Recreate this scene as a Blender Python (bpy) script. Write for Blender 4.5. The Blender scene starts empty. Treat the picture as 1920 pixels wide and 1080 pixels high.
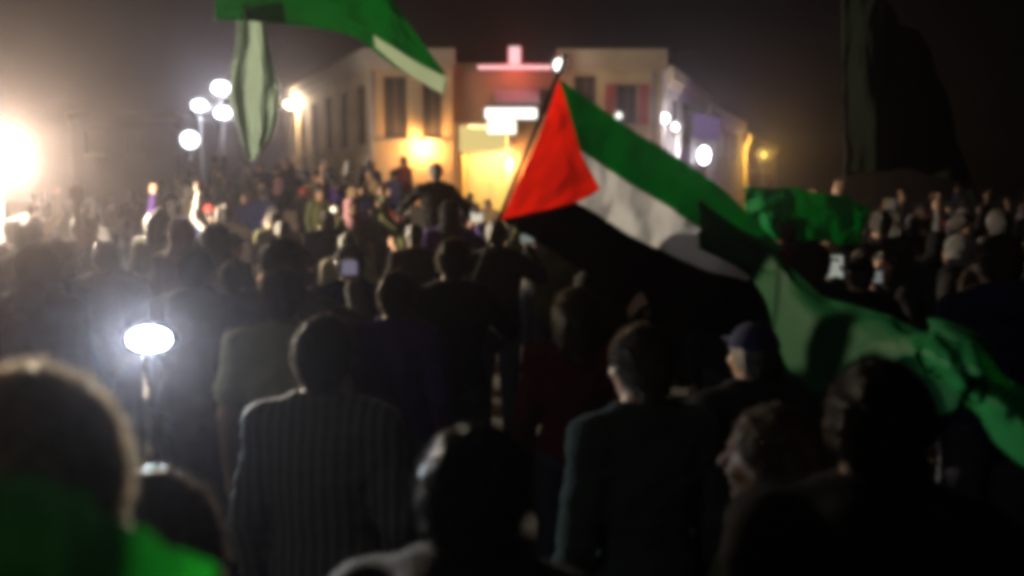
import bpy, bmesh, math, random
import numpy as np
from mathutils import Vector, Matrix, noise

random.seed(7)
R = math.radians
S = bpy.context.scene
COL = S.collection

# ------------------------------------------------------------------ camera
F = 1662.8                       # focal length in pixels of the 1920 px wide photograph (60 degrees across)
PITCH = R(-6.5)
CAM = Vector((0.0, 0.0, 2.0))
cam_d = bpy.data.cameras.new('camera')
cam = bpy.data.objects.new('camera', cam_d)
COL.objects.link(cam)
cam.location = CAM
cam.rotation_euler = (R(90) + PITCH, 0, 0)
cam_d.sensor_width = 36.0
cam_d.lens = 18.0 / math.tan(R(30))
cam_d.clip_start = 0.05
cam_d.clip_end = 1500
cam_d.dof.use_dof = True
cam_d.dof.focus_distance = 6.0
cam_d.dof.aperture_fstop = 1.7
S.camera = cam

# ------------------------------------------------------------------ sky, added fill sun, exposure
W = bpy.data.worlds.new('World')
S.world = W
W.use_nodes = True
wn = W.node_tree
wn.nodes.clear()
sky = wn.nodes.new('ShaderNodeTexSky')
sky.sky_type = 'NISHITA'
sky.sun_disc = False
sky.sun_elevation = R(8)
sky.sun_rotation = R(150)
bg = wn.nodes.new('ShaderNodeBackground')
bg.inputs['Strength'].default_value = 0.00012
wo = wn.nodes.new('ShaderNodeOutputWorld')
wn.links.new(sky.outputs[0], bg.inputs['Color'])
wn.links.new(bg.outputs[0], wo.inputs['Surface'])

sd = bpy.data.lights.new('fill_sun', 'SUN')  # added frontal fill from behind the camera, standing in for street lamps
sd.energy = 0.12
sd.angle = R(8)
sd.color = (1.0, 0.93, 0.86)
fill_sun = bpy.data.objects.new('fill_sun', sd)
COL.objects.link(fill_sun)
fill_sun.rotation_euler = (R(52), 0, R(-38))

S.view_settings.view_transform = 'Standard'
S.view_settings.look = 'None'
S.view_settings.exposure = 0.0
S.view_settings.gamma = 1.0
S.view_settings.use_curve_mapping = False
S.render.engine = 'CYCLES'
S.cycles.pixel_filter_type = 'BLACKMAN_HARRIS'
S.cycles.filter_width = 6.5
S.cycles.use_denoising = True
S.cycles.max_bounces = 6
S.cycles.diffuse_bounces = 2
S.cycles.glossy_bounces = 2
S.cycles.transmission_bounces = 4
S.cycles.volume_bounces = 0
S.cycles.sample_clamp_indirect = 2.0
S.cycles.caustics_reflective = False
S.cycles.caustics_refractive = False


def P(px, py, d):
    """World point at forward distance d (metres along +Y) seen at photograph pixel (px, py)."""
    rx = (px - 960.0) / F
    up = (540.0 - py) / F
    c, s = math.cos(PITCH), math.sin(PITCH)
    dy, dz = c - up * s, s + up * c
    t = d / dy
    return Vector((rx * t, d, CAM.z + dz * t))


def top_dist(py, z):
    """Distance at which height z shows at row py."""
    up = (540.0 - py) / F
    c, s = math.cos(PITCH), math.sin(PITCH)
    return (z - CAM.z) * (c - up * s) / (s + up * c)


# ------------------------------------------------------------------ materials
MATS = {}


def nodes_of(m):
    m.use_nodes = True
    nt = m.node_tree
    return nt, nt.nodes['Principled BSDF']


def mat(name, col, rough=0.8, var=0.25, scale=6.0, bump=0.0, bscale=60.0, metal=0.0, spec=0.3, sheen=0.0):
    if name in MATS:
        return MATS[name]
    m = bpy.data.materials.new(name)
    nt, b = nodes_of(m)
    b.inputs['Roughness'].default_value = rough
    b.inputs['Metallic'].default_value = metal
    b.inputs['Specular IOR Level'].default_value = spec
    if sheen:
        b.inputs['Sheen Weight'].default_value = sheen
        b.inputs['Sheen Roughness'].default_value = 0.4
    tc = nt.nodes.new('ShaderNodeTexCoord')
    n = nt.nodes.new('ShaderNodeTexNoise')
    n.inputs['Scale'].default_value = scale
    n.inputs['Detail'].default_value = 4
    nt.links.new(tc.outputs['Object'], n.inputs['Vector'])
    mx = nt.nodes.new('ShaderNodeMixRGB')
    mx.inputs[1].default_value = (*[c * (1 - var) for c in col], 1)
    mx.inputs[2].default_value = (*[min(1, c * (1 + var)) for c in col], 1)
    nt.links.new(n.outputs['Fac'], mx.inputs[0])
    nt.links.new(mx.outputs[0], b.inputs['Base Color'])
    if bump:
        n2 = nt.nodes.new('ShaderNodeTexNoise')
        n2.inputs['Scale'].default_value = bscale
        n2.inputs['Detail'].default_value = 3
        nt.links.new(tc.outputs['Object'], n2.inputs['Vector'])
        bp = nt.nodes.new('ShaderNodeBump')
        bp.inputs['Strength'].default_value = bump
        bp.inputs['Distance'].default_value = 0.01
        nt.links.new(n2.outputs['Fac'], bp.inputs['Height'])
        nt.links.new(bp.outputs[0], b.inputs['Normal'])
    MATS[name] = m
    return m


def emit(name, col, strength):
    if name in MATS:
        return MATS[name]
    m = bpy.data.materials.new(name)
    m.use_nodes = True
    nt = m.node_tree
    nt.nodes.clear()
    e = nt.nodes.new('ShaderNodeEmission')
    e.inputs['Color'].default_value = (*col, 1)
    e.inputs['Strength'].default_value = strength
    o = nt.nodes.new('ShaderNodeOutputMaterial')
    nt.links.new(e.outputs[0], o.inputs['Surface'])
    MATS[name] = m
    return m


def flag_cloth(name, col, trans=0.5, gloss=0.006):
    """Thin woven cloth: half of the light goes through it."""
    if name in MATS:
        return MATS[name]
    m = bpy.data.materials.new(name)
    m.use_nodes = True
    nt = m.node_tree
    nt.nodes.clear()
    tc = nt.nodes.new('ShaderNodeTexCoord')
    n = nt.nodes.new('ShaderNodeTexNoise')
    n.inputs['Scale'].default_value = 5
    n.inputs['Detail'].default_value = 5
    nt.links.new(tc.outputs['Object'], n.inputs['Vector'])
    mx = nt.nodes.new('ShaderNodeMixRGB')
    mx.inputs[1].default_value = (*[c * 0.85 for c in col], 1)
    mx.inputs[2].default_value = (*[min(1, c * 1.12) for c in col], 1)
    nt.links.new(n.outputs['Fac'], mx.inputs[0])
    w = nt.nodes.new('ShaderNodeTexNoise')
    w.inputs['Scale'].default_value = 260
    nt.links.new(tc.outputs['Object'], w.inputs['Vector'])
    bp = nt.nodes.new('ShaderNodeBump')
    bp.inputs['Strength'].default_value = 0.25
    bp.inputs['Distance'].default_value = 0.002
    nt.links.new(w.outputs['Fac'], bp.inputs['Height'])
    d = nt.nodes.new('ShaderNodeBsdfDiffuse')
    t = nt.nodes.new('ShaderNodeBsdfTranslucent')
    for k in (d, t):
        nt.links.new(mx.outputs[0], k.inputs['Color'])
        nt.links.new(bp.outputs[0], k.inputs['Normal'])
    ms = nt.nodes.new('ShaderNodeMixShader')
    ms.inputs[0].default_value = trans
    nt.links.new(d.outputs[0], ms.inputs[1])
    nt.links.new(t.outputs[0], ms.inputs[2])
    g = nt.nodes.new('ShaderNodeBsdfGlossy')
    g.inputs['Roughness'].default_value = 0.45
    m2 = nt.nodes.new('ShaderNodeMixShader')
    m2.inputs[0].default_value = gloss
    nt.links.new(ms.outputs[0], m2.inputs[1])
    nt.links.new(g.outputs[0], m2.inputs[2])
    o = nt.nodes.new('ShaderNodeOutputMaterial')
    nt.links.new(m2.outputs[0], o.inputs['Surface'])
    MATS[name] = m
    return m


def stripe_cloth(name, a, b, scale):
    """Vertical woven stripes."""
    m = bpy.data.materials.new(name)
    nt, p = nodes_of(m)
    tc = nt.nodes.new('ShaderNodeTexCoord')
    w = nt.nodes.new('ShaderNodeTexWave')
    w.bands_direction = 'X'
    w.inputs['Scale'].default_value = scale
    w.inputs['Distortion'].default_value = 0.6
    nt.links.new(tc.outputs['Object'], w.inputs['Vector'])
    cr = nt.nodes.new('ShaderNodeValToRGB')
    cr.color_ramp.elements[0].position = 0.35
    cr.color_ramp.elements[0].color = (*a, 1)
    cr.color_ramp.elements[1].position = 0.6
    cr.color_ramp.elements[1].color = (*b, 1)
    nt.links.new(w.outputs['Fac'], cr.inputs[0])
    nt.links.new(cr.outputs[0], p.inputs['Base Color'])
    p.inputs['Roughness'].default_value = 0.85
    MATS[name] = m
    return m


# ------------------------------------------------------------------ object helpers
def tag(o, label=None, cat=None, group=None, kind=None):
    if label: o['label'] = label
    if cat: o['category'] = cat
    if group: o['group'] = group
    if kind: o['kind'] = kind
    return o


def empty(name, loc=(0, 0, 0), rz=0.0, label=None, cat=None, group=None):
    o = bpy.data.objects.new(name, None)
    o.empty_display_size = 0.2
    COL.objects.link(o)
    o.location = loc
    o.rotation_euler = (0, 0, rz)
    return tag(o, label, cat, group)


def link(name, me, m=None, parent=None):
    o = bpy.data.objects.new(name, me)
    COL.objects.link(o)
    if m is not None:
        if not me.materials:
            me.materials.append(m)
        if me.materials[0] is not m:
            o.material_slots[0].link = 'OBJECT'
            o.material_slots[0].material = m
    if parent is not None:
        o.parent = parent
    return o


class MB:
    """collects shapes into one mesh"""
    def __init__(s):
        s.bm = bmesh.new()

    def box(s, x0, x1, y0, y1, z0, z1, bev=0.0):
        g = bmesh.ops.create_cube(s.bm, size=1)
        vs = g['verts']
        for v in vs:
            v.co = Vector(((x0 + x1) / 2 + v.co.x * (x1 - x0), (y0 + y1) / 2 + v.co.y * (y1 - y0), (z0 + z1) / 2 + v.co.z * (z1 - z0)))
        if bev:
            es = list({e for v in vs for e in v.link_edges})
            bmesh.ops.bevel(s.bm, geom=es, offset=bev, segments=2, affect='EDGES', clamp_overlap=True)
        return s

    def tube(s, pts, r, n=8):
        pts = [Vector(p) for p in pts]
        rings = []
        up = Vector((0, 0, 1))
        for i, p in enumerate(pts):
            t = (pts[min(i + 1, len(pts) - 1)] - pts[max(i - 1, 0)]).normalized()
            a = t.cross(up)
            if a.length < 1e-3:
                a = t.cross(Vector((1, 0, 0)))
            a.normalize()
            b = t.cross(a)
            rr = r[i] if isinstance(r, (list, tuple)) else r
            rings.append([s.bm.verts.new(p + (a * math.cos(k * 2 * math.pi / n) + b * math.sin(k * 2 * math.pi / n)) * rr) for k in range(n)])
        for i in range(len(rings) - 1):
            for k in range(n):
                s.bm.faces.new((rings[i][k], rings[i][(k + 1) % n], rings[i + 1][(k + 1) % n], rings[i + 1][k]))
        s.bm.faces.new(rings[0][::-1])
        s.bm.faces.new(rings[-1])
        return s

    def ball(s, c, r, sc=(1, 1, 1)):
        bmesh.ops.create_uvsphere(s.bm, u_segments=14, v_segments=9, radius=1,
                                  matrix=Matrix.Translation(c) @ Matrix.Diagonal((r * sc[0], r * sc[1], r * sc[2], 1)))
        return s

    def cyl_y(s, c, r, y0, y1, n=24):
        return s.tube([(c[0], y0, c[1]), (c[0], y1, c[1])], r, n)

    def build(s, name, m, parent=None, smooth=False):
        bmesh.ops.recalc_face_normals(s.bm, faces=s.bm.faces[:])
        me = bpy.data.meshes.new(name)
        s.bm.to_mesh(me)
        s.bm.free()
        if smooth:
            for p in me.polygons: p.use_smooth = True
        return link(name, me, m, parent)


def point_light(name, loc, power, col, radius, parent=None):
    l = bpy.data.lights.new(name, 'POINT')
    l.energy = power
    l.color = col
    l.shadow_soft_size = radius
    o = bpy.data.objects.new(name, l)
    COL.objects.link(o)
    o.location = loc
    if parent: o.parent = parent
    return o


def spot_light(name, loc, aim, power, col, radius, angle, blend=0.6, parent=None):
    l = bpy.data.lights.new(name, 'SPOT')
    l.energy = power
    l.color = col
    l.shadow_soft_size = radius
    l.spot_size = R(angle)
    l.spot_blend = blend
    o = bpy.data.objects.new(name, l)
    COL.objects.link(o)
    o.location = loc
    o.rotation_euler = (Vector(aim) - Vector(loc)).to_track_quat('-Z', 'Y').to_euler()
    if parent:
        o.parent = parent
    return o


# ------------------------------------------------------------------ ground
def sheet(name, x0, x1, y0, y1, z, m, n=1):
    me = bpy.data.meshes.new(name)
    me.from_pydata([(x0, y0, z), (x1, y0, z), (x1, y1, z), (x0, y1, z)], [], [(0, 1, 2, 3)])
    o = link(name, me, m)
    return tag(o, kind='structure')


sheet('ground', -90, 110, -40, 135, -0.004, mat('dark_earth', (0.06, 0.055, 0.05), 0.95, 0.3, 0.5))
road = sheet('road', -40, 60, -30, 29.2, 0.0, mat('asphalt', (0.05, 0.05, 0.052), 0.75, 0.3, 2.0, 0.4, 120))
pm = MB()
pm.box(-40, 60, 29.2, 32.0, -0.1, 0.12)
pv = pm.build('pavement', mat('concrete_paving', (0.25, 0.24, 0.22), 0.9, 0.25, 1.5, 0.3, 40))
tag(pv, kind='structure')
kb = MB()
kb.box(-40, 60, 29.05, 29.2, -0.1, 0.135, 0.01)
tag(kb.build('kerb', mat('kerb_stone', (0.32, 0.31, 0.29), 0.85, 0.2, 3.0)), kind='structure')

# ------------------------------------------------------------------ buildings
GLASS_DARK = mat('dark_window_glass', (0.05, 0.042, 0.032), 0.2, 0.3, 2, spec=0.5)
FRAME_DARK = mat('dark_painted_frame', (0.13, 0.085, 0.05), 0.6, 0.2, 8)
FRAME_PALE = mat('pale_painted_frame', (0.42, 0.38, 0.32), 0.6, 0.2, 8)
OCHRE = mat('ochre_stucco', (0.42, 0.29, 0.145), 0.92, 0.5, 0.9, 0.6, 18)
OLIVE = mat('olive_stucco', (0.40, 0.30, 0.165), 0.92, 0.5, 0.8, 0.6, 16)
BROWN = mat('brown_stucco', (0.22, 0.15, 0.09), 0.92, 0.35, 1.1, 0.6, 18)
GREYW = mat('grey_render', (0.32, 0.28, 0.27), 0.92, 0.3, 0.7, 0.5, 16)
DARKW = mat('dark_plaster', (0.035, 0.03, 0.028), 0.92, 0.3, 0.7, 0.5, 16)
TRIM = mat('cornice_stone', (0.36, 0.28, 0.19), 0.85, 0.25, 2.0, 0.4, 25)
ROOFM = mat('roof_tar', (0.06, 0.055, 0.05), 0.95, 0.3, 1.0)


def wall_open(w, h, ops, t=0.3):
    """Wall of thickness t along +x, front at y=0, with rectangular openings (x0,x1,z0,z1): butted boxes round every hole."""
    xs = sorted({0.0, w, *[o[0] for o in ops], *[o[1] for o in ops]})
    zs = sorted({0.0, h, *[o[2] for o in ops], *[o[3] for o in ops]})
    bm = bmesh.new()
    V = {}

    def v(x, y, z):
        k = (round(x, 4), y, round(z, 4))
        if k not in V: V[k] = bm.verts.new(k)
        return V[k]
    solid = {}
    for i in range(len(xs) - 1):
        for j in range(len(zs) - 1):
            cx, cz = (xs[i] + xs[i + 1]) / 2, (zs[j] + zs[j + 1]) / 2
            solid[i, j] = not any(o[0] < cx < o[1] and o[2] < cz < o[3] for o in ops)
    for (i, j), s in solid.items():
        if not s: continue
        x0, x1, z0, z1 = xs[i], xs[i + 1], zs[j], zs[j + 1]
        bm.faces.new((v(x0, 0, z0), v(x1, 0, z0), v(x1, 0, z1), v(x0, 0, z1)))
        bm.faces.new((v(x0, t, z1), v(x1, t, z1), v(x1, t, z0), v(x0, t, z0)))
        for (a, b, q) in ((i - 1, j, ((x0, z1), (x0, z0))), (i + 1, j, ((x1, z0), (x1, z1))), (i, j - 1, ((x0, z0), (x1, z0))), (i, j + 1, ((x1, z1), (x0, z1)))):
            if not solid.get((a, b), False):
                (ax, az), (bx, bz) = q
                bm.faces.new((v(ax, 0, az), v(ax, t, az), v(bx, t, bz), v(bx, 0, bz)))
    bmesh.ops.recalc_face_normals(bm, faces=bm.faces[:])
    return bm


def bm_obj(bm, name, m, parent):
    me = bpy.data.meshes.new(name)
    bm.to_mesh(me)
    bm.free()
    return link(name, me, m, parent)


def window(parent, x0, x1, z0, z1, fm=FRAME_DARK, gm=GLASS_DARK, mull=1, shutters=False, y=0.0):
    f = MB()
    b = 0.06
    yy0, yy1 = y + 0.1, y + 0.17
    f.box(x0 + .002, x0 + b, yy0, yy1, z0 + .002, z1 - .002).box(x1 - b, x1 - .002, yy0, yy1, z0 + .002, z1 - .002)
    f.box(x0 + b, x1 - b, yy0, yy1, z0 + .002, z0 + b).box(x0 + b, x1 - b, yy0, yy1, z1 - b, z1 - .002)
    for k in range(mull):
        cx = x0 + (x1 - x0) * (k + 1) / (mull + 1)
        f.box(cx - .025, cx + .025, yy0 + .005, yy1 - .005, z0 + b, z1 - b)
    cz = z0 + (z1 - z0) * .62
    wn_ = f.build('window', fm, parent)
    g = MB().box(x0 + .01, x1 - .01, y + 0.13, y + 0.145, z0 + .01, z1 - .01)
    g.build('pane', gm, wn_)
    s = MB().box(x0 - .1, x1 + .1, y - 0.1, y + 0.098, z0 - .1, z0 + .001, 0.01)
    s.build('sill', TRIM, wn_)
    return wn_


def building(name, a, b, h, depth, label, wm, ops=(), group=None, door=None, cornice=True):
    """Facade from ground point a to b (left to right as seen), height h, with a solid body behind."""
    a, b = Vector((a[0], a[1], 0)), Vector((b[0], b[1], 0))
    w = (b - a).length
    rz = math.atan2(b.y - a.y, b.x - a.x)
    root = empty(name, a, rz, label, 'building', group)
    holes = list(ops) + ([door] if door else [])
    bm_obj(wall_open(w, h, holes), 'wall', wm, root)
    MB().box(0, .3, .302, depth, 0, h).box(w - .3, w, .302, depth, 0, h).box(.302, w - .302, depth - .3, depth, 0, h).build('side_wall', wm, root)
    rf = MB().box(.01, w - .01, .31, depth - .01, h - .25, h - .02).build('roof', ROOFM, root)
    if cornice:
        MB().box(-.12, w + .12, -.22, -.002, h - .42, h + .12, .03).box(-.06, w + .06, -.12, -.002, h - .6, h - .422, .02).build('cornice', TRIM, root)
    for o in ops:
        window(root, *o)
    return root, w


YF = 32.0
zt = P(900, 97, YF).z                          # roof height, about 6.9 m
xa = P(690, 97, YF).x
xb = P(848, 97, YF).x
xc = P(1050, 97, YF).x
xd = P(1243, 97, YF).x

# long ochre side wing receding to the left
dl = (zt - 2) / (P(530, 178, 1).z - 2)
al = P(530, 178, dl)
opsL = []
wl = math.hypot(al.x - xa, al.y - YF)
for k in range(6):
    x0 = 1.6 + k * 2.6
    opsL.append((x0, x0 + 1.25, 3.5, 5.7))
    opsL.append((x0, x0 + 1.25, 0.9, 2.8))
side, _ = building('apartment_house', (al.x, al.y), (xa - .01, YF + .01), zt, 1.6,
                   'ochre stucco house with tall dark windows receding to the left of the lit doorway', OCHRE, opsL)

# front part of the ochre house
wA = xb - xa
front, _ = building('corner_house', (xa, YF), (xb - .005, YF), zt - .02, 8.0,
                    'ochre stucco house front glowing orange just left of the yellow doorway', OCHRE,
                    [(.5, 1.35, 3.7, 5.9), (1.9, 2.6, 3.7, 5.9)])

# shop with the bright yellow doorway
door_x0, door_x1 = P(842, 300, YF + .3).x - xb, P(930, 300, YF + .3).x - xb
door_x0 = max(door_x0, .12)
door_x1 = max(door_x1, 1.95)
door_x0, door_z1 = .15, P(880, 235, YF).z
shop, wS = building('shop', (xb, YF + .3), (xc - .005, YF + .3), zt - .35, 9.0,
                    'shop with a glowing yellow doorway below a pink lit strip on its roof', BROWN,
                    [(2.75, 3.6, 4.55, 5.5)], None, (door_x0, door_x1, 0.13, door_z1), cornice=False)
YEL = mat('yellow_painted_room', (0.8, 0.56, 0.025), 0.7, 0.15, 1.5)
rm = MB()
rm.box(door_x0 - .6, door_x0 - .5, .31, 4.5, .13, door_z1 + .4).box(door_x1 + .5, door_x1 + .6, .31, 4.5, .13, door_z1 + .4)
rm.box(door_x0 - .5, door_x1 + .5, 4.4, 4.5, .13, door_z1 + .4).box(door_x0 - .5, door_x1 + .5, .31, 4.4, door_z1 + .3, door_z1 + .4)
rm.box(door_x0 - .5, door_x1 + .5, .31, 4.4, .03, .13)
rm.build('room', YEL, shop)
MB().box(door_x0 - .12, door_x0 - .002, -.06, .2, .13, door_z1 + .12).box(door_x1 + .002, door_x1 + .12, -.06, .2, .13, door_z1 + .12) \
    .box(door_x0 - .001, door_x1 + .001, -.06, .2, door_z1 + .002, door_z1 + .12).build('door_frame', FRAME_PALE, shop)
cm = (door_x0 + door_x1) / 2
MB().box(door_x0 + 1.15, door_x0 + 1.22, .1, .16, .13, door_z1 - 1.0).box(door_x0, door_x1, .1, .16, door_z1 - 1.0, door_z1 - .92).build('door_mullion', FRAME_PALE, shop)
MB().box(cm - .6, cm + .6, 1.2, 2.6, door_z1 + .1, door_z1 + .18).build('ceiling_lamp', emit('shop_ceiling_glow', (1, .82, .35), 16), shop)
point_light('room_light', (cm, 2.0, door_z1 - .5), 1000, (1, .72, .17), .25, shop)
# transom strip of pale lit glass over the doorway
MB().box(door_x0 + .05, door_x1 - .05, .18, .2, door_z1 - .9, door_z1 - .02).build('fanlight', emit('pale_transom_glow', (1, .80, .30), .75), shop)
# grey awning and white lit fascia on the right of the shop
aw = MB()
ax0, ax1 = P(928, 180, YF).x - xb, P(1012, 180, YF).x - xb
az = P(960, 165, YF).z
bm = aw.bm
q = [bm.verts.new(p) for p in ((ax0, -.02, az), (ax1, -.02, az), (ax1, -.75, az - .55), (ax0, -.75, az - .55),
                               (ax0, -.02, az - .06), (ax1, -.02, az - .06), (ax1, -.75, az - .63), (ax0, -.75, az - .63))]
for f in ((0, 1, 2, 3), (7, 6, 5, 4), (3, 2, 6, 7), (0, 3, 7, 4), (1, 5, 6, 2), (0, 4, 5, 1)):
    bm.faces.new([q[i] for i in f])
aw.build('awning', mat('grey_blue_awning', (.2, .21, .25), .8, .2, 3), shop)

# right block
blk, wB = building('apartment_block', (xc, YF - .1), (xd, YF - .1), zt - .06, 9.0,
                   'olive stucco block right of the shop behind the red flag top', OLIVE,
                   [(.5, 1.3, 4.0, 5.9), (2.0, 2.75, 4.2, 5.6), (.5, 1.3, .9, 2.9), (2.1, 3.0, .9, 2.9)])
RED = mat('red_shutter_paint', (.3, .07, .05), .6, .25, 6)
for k, x in enumerate((1.98, 2.77)):
    MB().box(x - .38 + (.0 if k else 0), x + .0, -.07, -.003, 4.2, 5.6, .01).build('shutter', RED, blk) if k == 0 else \
        MB().box(x, x + .38, -.07, -.003, 4.2, 5.6, .01).build('shutter', RED, blk)

# row of lower houses running away on the right
row = [((1252, 132), (1325, 188), 33.5, 44), ((1328, 196), (1392, 240), 45, 58), ((1396, 246), (1455, 285), 59, 78)]
rl = ['grey house with a white lamp at its near corner, first beyond the olive block',
      'house with the purple lit sign in the row running away on the right',
      'farthest low house with a yellow lamp at the end of the right row']
row_h = []
for (pa, pb, d1, d2), lb in zip(row, rl):
    A, B = P(pa[0], pa[1], d1), P(pb[0], pb[1], d2)
    h = (A.z + B.z) / 2 + .1
    L = math.hypot(B.x - A.x, B.y - A.y)
    ops = [(x, x + 1.3, h - 2.3, h - .9) for x in np.arange(1.2, L - 1.6, 2.9)]
    r_, _ = building('row_house', (A.x, A.y), (B.x, B.y), h, 8.0, lb, GREYW if 'grey' in lb else OLIVE, ops)
    row_h.append((r_, A, B, h))

# dim buildings at far left
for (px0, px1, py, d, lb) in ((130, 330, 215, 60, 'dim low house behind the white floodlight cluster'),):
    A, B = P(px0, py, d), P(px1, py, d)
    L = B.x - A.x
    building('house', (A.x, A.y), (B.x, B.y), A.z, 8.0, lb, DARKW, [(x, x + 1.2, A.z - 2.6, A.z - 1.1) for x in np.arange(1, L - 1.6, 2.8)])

# ------------------------------------------------------------------ lamps and lit signs
METAL = mat('grey_lamp_metal', (.18, .18, .19), .45, .15, 8, metal=.8)
BLACKM = mat('black_lamp_metal', (.03, .03, .032), .5, .15, 8, metal=.4)


def head_lamp(name, at, aim, size, col, strength, label, cat, pole_to=0.0, group=None, shape='round', light=None, lrad=.12, spot=None):
    """A lamp head on a pole (from z=pole_to up): pole, bracket, housing with fins, glowing lens, and its own light."""
    at = Vector(at)
    dirv = (Vector(aim) - at)
    rz = math.atan2(dirv.y, dirv.x) + math.pi / 2          # local -y looks at aim
    root = empty(name, (at.x, at.y, pole_to), rz, label, cat, group)
    z = at.z - pole_to
    s = size
    m = MB()
    m.tube([(0, s * .55, 0), (0, s * .55, z - s * .3)], [.05, .04])
    m.build('pole', METAL, root)
    MB().box(-.16, .16, s * .55 - .16, s * .55 + .16, 0, .03, .01).build('base_plate', METAL, root)
    MB().box(-s * .2, s * .2, s * .32, s * .72, z - s * .3, z + s * .1, .01).build('bracket', METAL, root)
    h = MB()
    if shape == 'round':
        h.tube([(0, -.02 * s, z), (0, s * .15, z), (0, s * .4, z)], [s * 1.08, s * 1.0, s * .45], 20)
    else:
        h.ball((0, s * .16, z), s, (shape[0] * 1.08, .3, shape[1] * 1.08))
    hs = h.build('housing', BLACKM, root)
    for k in (-1, 0, 1):
        MB().box(k * s * .3 - .012, k * s * .3 + .012, s * .3, s * .5, z - s * .4, z + s * .4).build('cooling_fin', BLACKM, hs)
    l = MB()
    if shape == 'round':
        l.tube([(0, -.02 * s - .004, z), (0, -.02 * s - .03, z)], [s * .95, s * .8], 20)
    else:
        l.ball((0, -.10 * s, z), s, (shape[0] * .62, .24, shape[1] * .62))
    l.build('lens', emit('lens_glow_%s_%g_%g' % (name, strength, col[2]), col, strength * 1.5), root)
    if light:
        point_light('lamp_light', (0, -.02 * s - lrad - .08, z), light, col, lrad, root)
    return root


# the big warm floodlight at the left edge
Lp = P(-6, 292, 11.0)
head_lamp('floodlight', Lp, (0.5, 1.0, 2.0), .25, (1.0, .80, .56), 40, 'large glaring warm floodlight on a pole at the left edge', 'floodlight',
          light=5400, lrad=.14)

# cluster of white floodlights beside the hanging pale cloth
cl = ((414, 165), (374, 198), (418, 212), (356, 262))
for k, (px, py) in enumerate(cl):
    lab = ['topmost white floodlight of the cluster beside the hanging pale cloth', 'left white floodlight of the cluster, level with its lowest',
           'lowest right white floodlight of the cluster beside the hanging pale cloth', 'small white lamp set apart below the floodlight cluster'][k]
    head_lamp('street_lamp', P(px, py, 27 + .5 * k), (0, 0, 2), (.40, .34, .38, .28)[k], (.86, .90, 1.0), (9, 8, 9, 4)[k], lab, 'street lamp',
              group='white lamps at upper left', shape='round' if k == 3 else (1.0, .7), light=(420, 260, 420, 90)[k])
# lamp on the corner of the ochre house
q = P(545, 196, 43.5)
head_lamp('street_lamp', q, (0, 0, 2), .52, (1, .82, .6), 7, 'warm white lamp at the far end of the ochre side wall', 'street lamp',
          group='white lamps at upper left', shape=(1.0, .6), light=1300)

# orange wall lamp left of the doorway
ol = P(790, 262, YF - .55)
w_ = empty('wall_lamp', (ol.x, YF, ol.z), 0, 'small orange wall lamp on the ochre front left of the doorway', 'wall lamp')
MB().box(-.06, .06, -.05, -.003, -.12, .12, .01).build('wall_plate', BLACKM, w_)
MB().tube([(0, -.05, 0), (0, -.25, .04), (0, -.42, -.02)], .015).build('arm', BLACKM, w_)
MB().tube([(0, -.42, -.05), (0, -.42, .03)], [.12, .04], 12).build('lamp_shade', BLACKM, w_)
MB().ball((0, -.42, -.08), .06).build('bulb', emit('orange_bulb', (1, .5, .18), 10), w_)
point_light('lamp_light', (0, -.42, -.22), 380, (1, .52, .2), .07, w_)
ol2 = P(955, 292, YF - .4)
w2 = empty('wall_lamp', (ol2.x, YF + .3, ol2.z), 0, 'small orange wall lamp on the shop wall right of the doorway', 'wall lamp')
MB().box(-.06, .06, -.05, -.003, -.12, .12, .01).build('wall_plate', BLACKM, w2)
MB().tube([(0, -.05, 0), (0, -.25, .04), (0, -.42, -.02)], .015).build('arm', BLACKM, w2)
MB().tube([(0, -.42, -.05), (0, -.42, .03)], [.12, .04], 12).build('lamp_shade', BLACKM, w2)
MB().ball((0, -.42, -.08), .06).build('bulb', emit('orange_bulb', (1, .5, .18), 10), w2)
point_light('lamp_light', (0, -.42, -.22), 300, (1, .46, .16), .07, w2)

# white lit fascia box
fx0, fx1 = P(908, 220, YF).x, P(1008, 220, YF).x
fz0, fz1 = P(950, 224, YF).z, P(950, 201, YF).z
fs = empty('lightbox_sign', (fx0, YF + .298, fz0), 0, 'white lit sign box above the shop window right of the doorway', 'sign')
MB().box(0, fx1 - fx0, -.25, -.002, 0, fz1 - fz0, .02).build('casing', BLACKM, fs)
MB().box(.03, fx1 - fx0 - .03, -.268, -.252, .03, fz1 - fz0 - .03).build('lit_face', emit('white_sign_glow', (1, .95, .86), 2.2), fs)
MB().box(.06, (fx1 - fx0) * .62, -.24, -.06, -.55, -.01, .02).build('lower_casing', BLACKM, fs)
MB().box(.09, (fx1 - fx0) * .60, -.258, -.242, -.52, -.03).build('lower_lit_face', emit('cream_sign_glow', (1, .9, .68), 1.8), fs)

# pink lit strip on the roof edge with an upright, and the white lamp at its right end
rx0, rx1 = P(893, 128, YF).x, P(1040, 128, YF).x
rz0 = P(960, 133, YF).z
rs = empty('roof_sign', (rx0, YF + .1, rz0), 0, 'pink lit strip with one short upright along the shop roof edge', 'sign')
L = rx1 - rx0
MB().box(0, L, 0, .12, 0, .26, .01).build('backing_board', mat('dark_red_board', (.22, .03, .03), .6, .2, 4), rs)
MB().box(.05, L - .05, -.06, -.003, .06, .2, .02).build('light_strip', emit('pink_strip_glow', (1, .55, .55), 1.25), rs)
ux = P(965, 100, YF).x - rx0
MB().box(ux - .26, ux + .26, 0, .12, .262, .9, .01).build('upright_board', MATS['dark_red_board'], rs)
MB().box(ux - .2, ux + .2, -.06, -.003, .24, .85, .02).build('upright_light', emit('pink_upright_glow', (1, .62, .66), 1.1), rs)
point_light('sign_light', (L * .5, -.7, .1), 90, (1, .12, .1), .1, rs)
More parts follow.
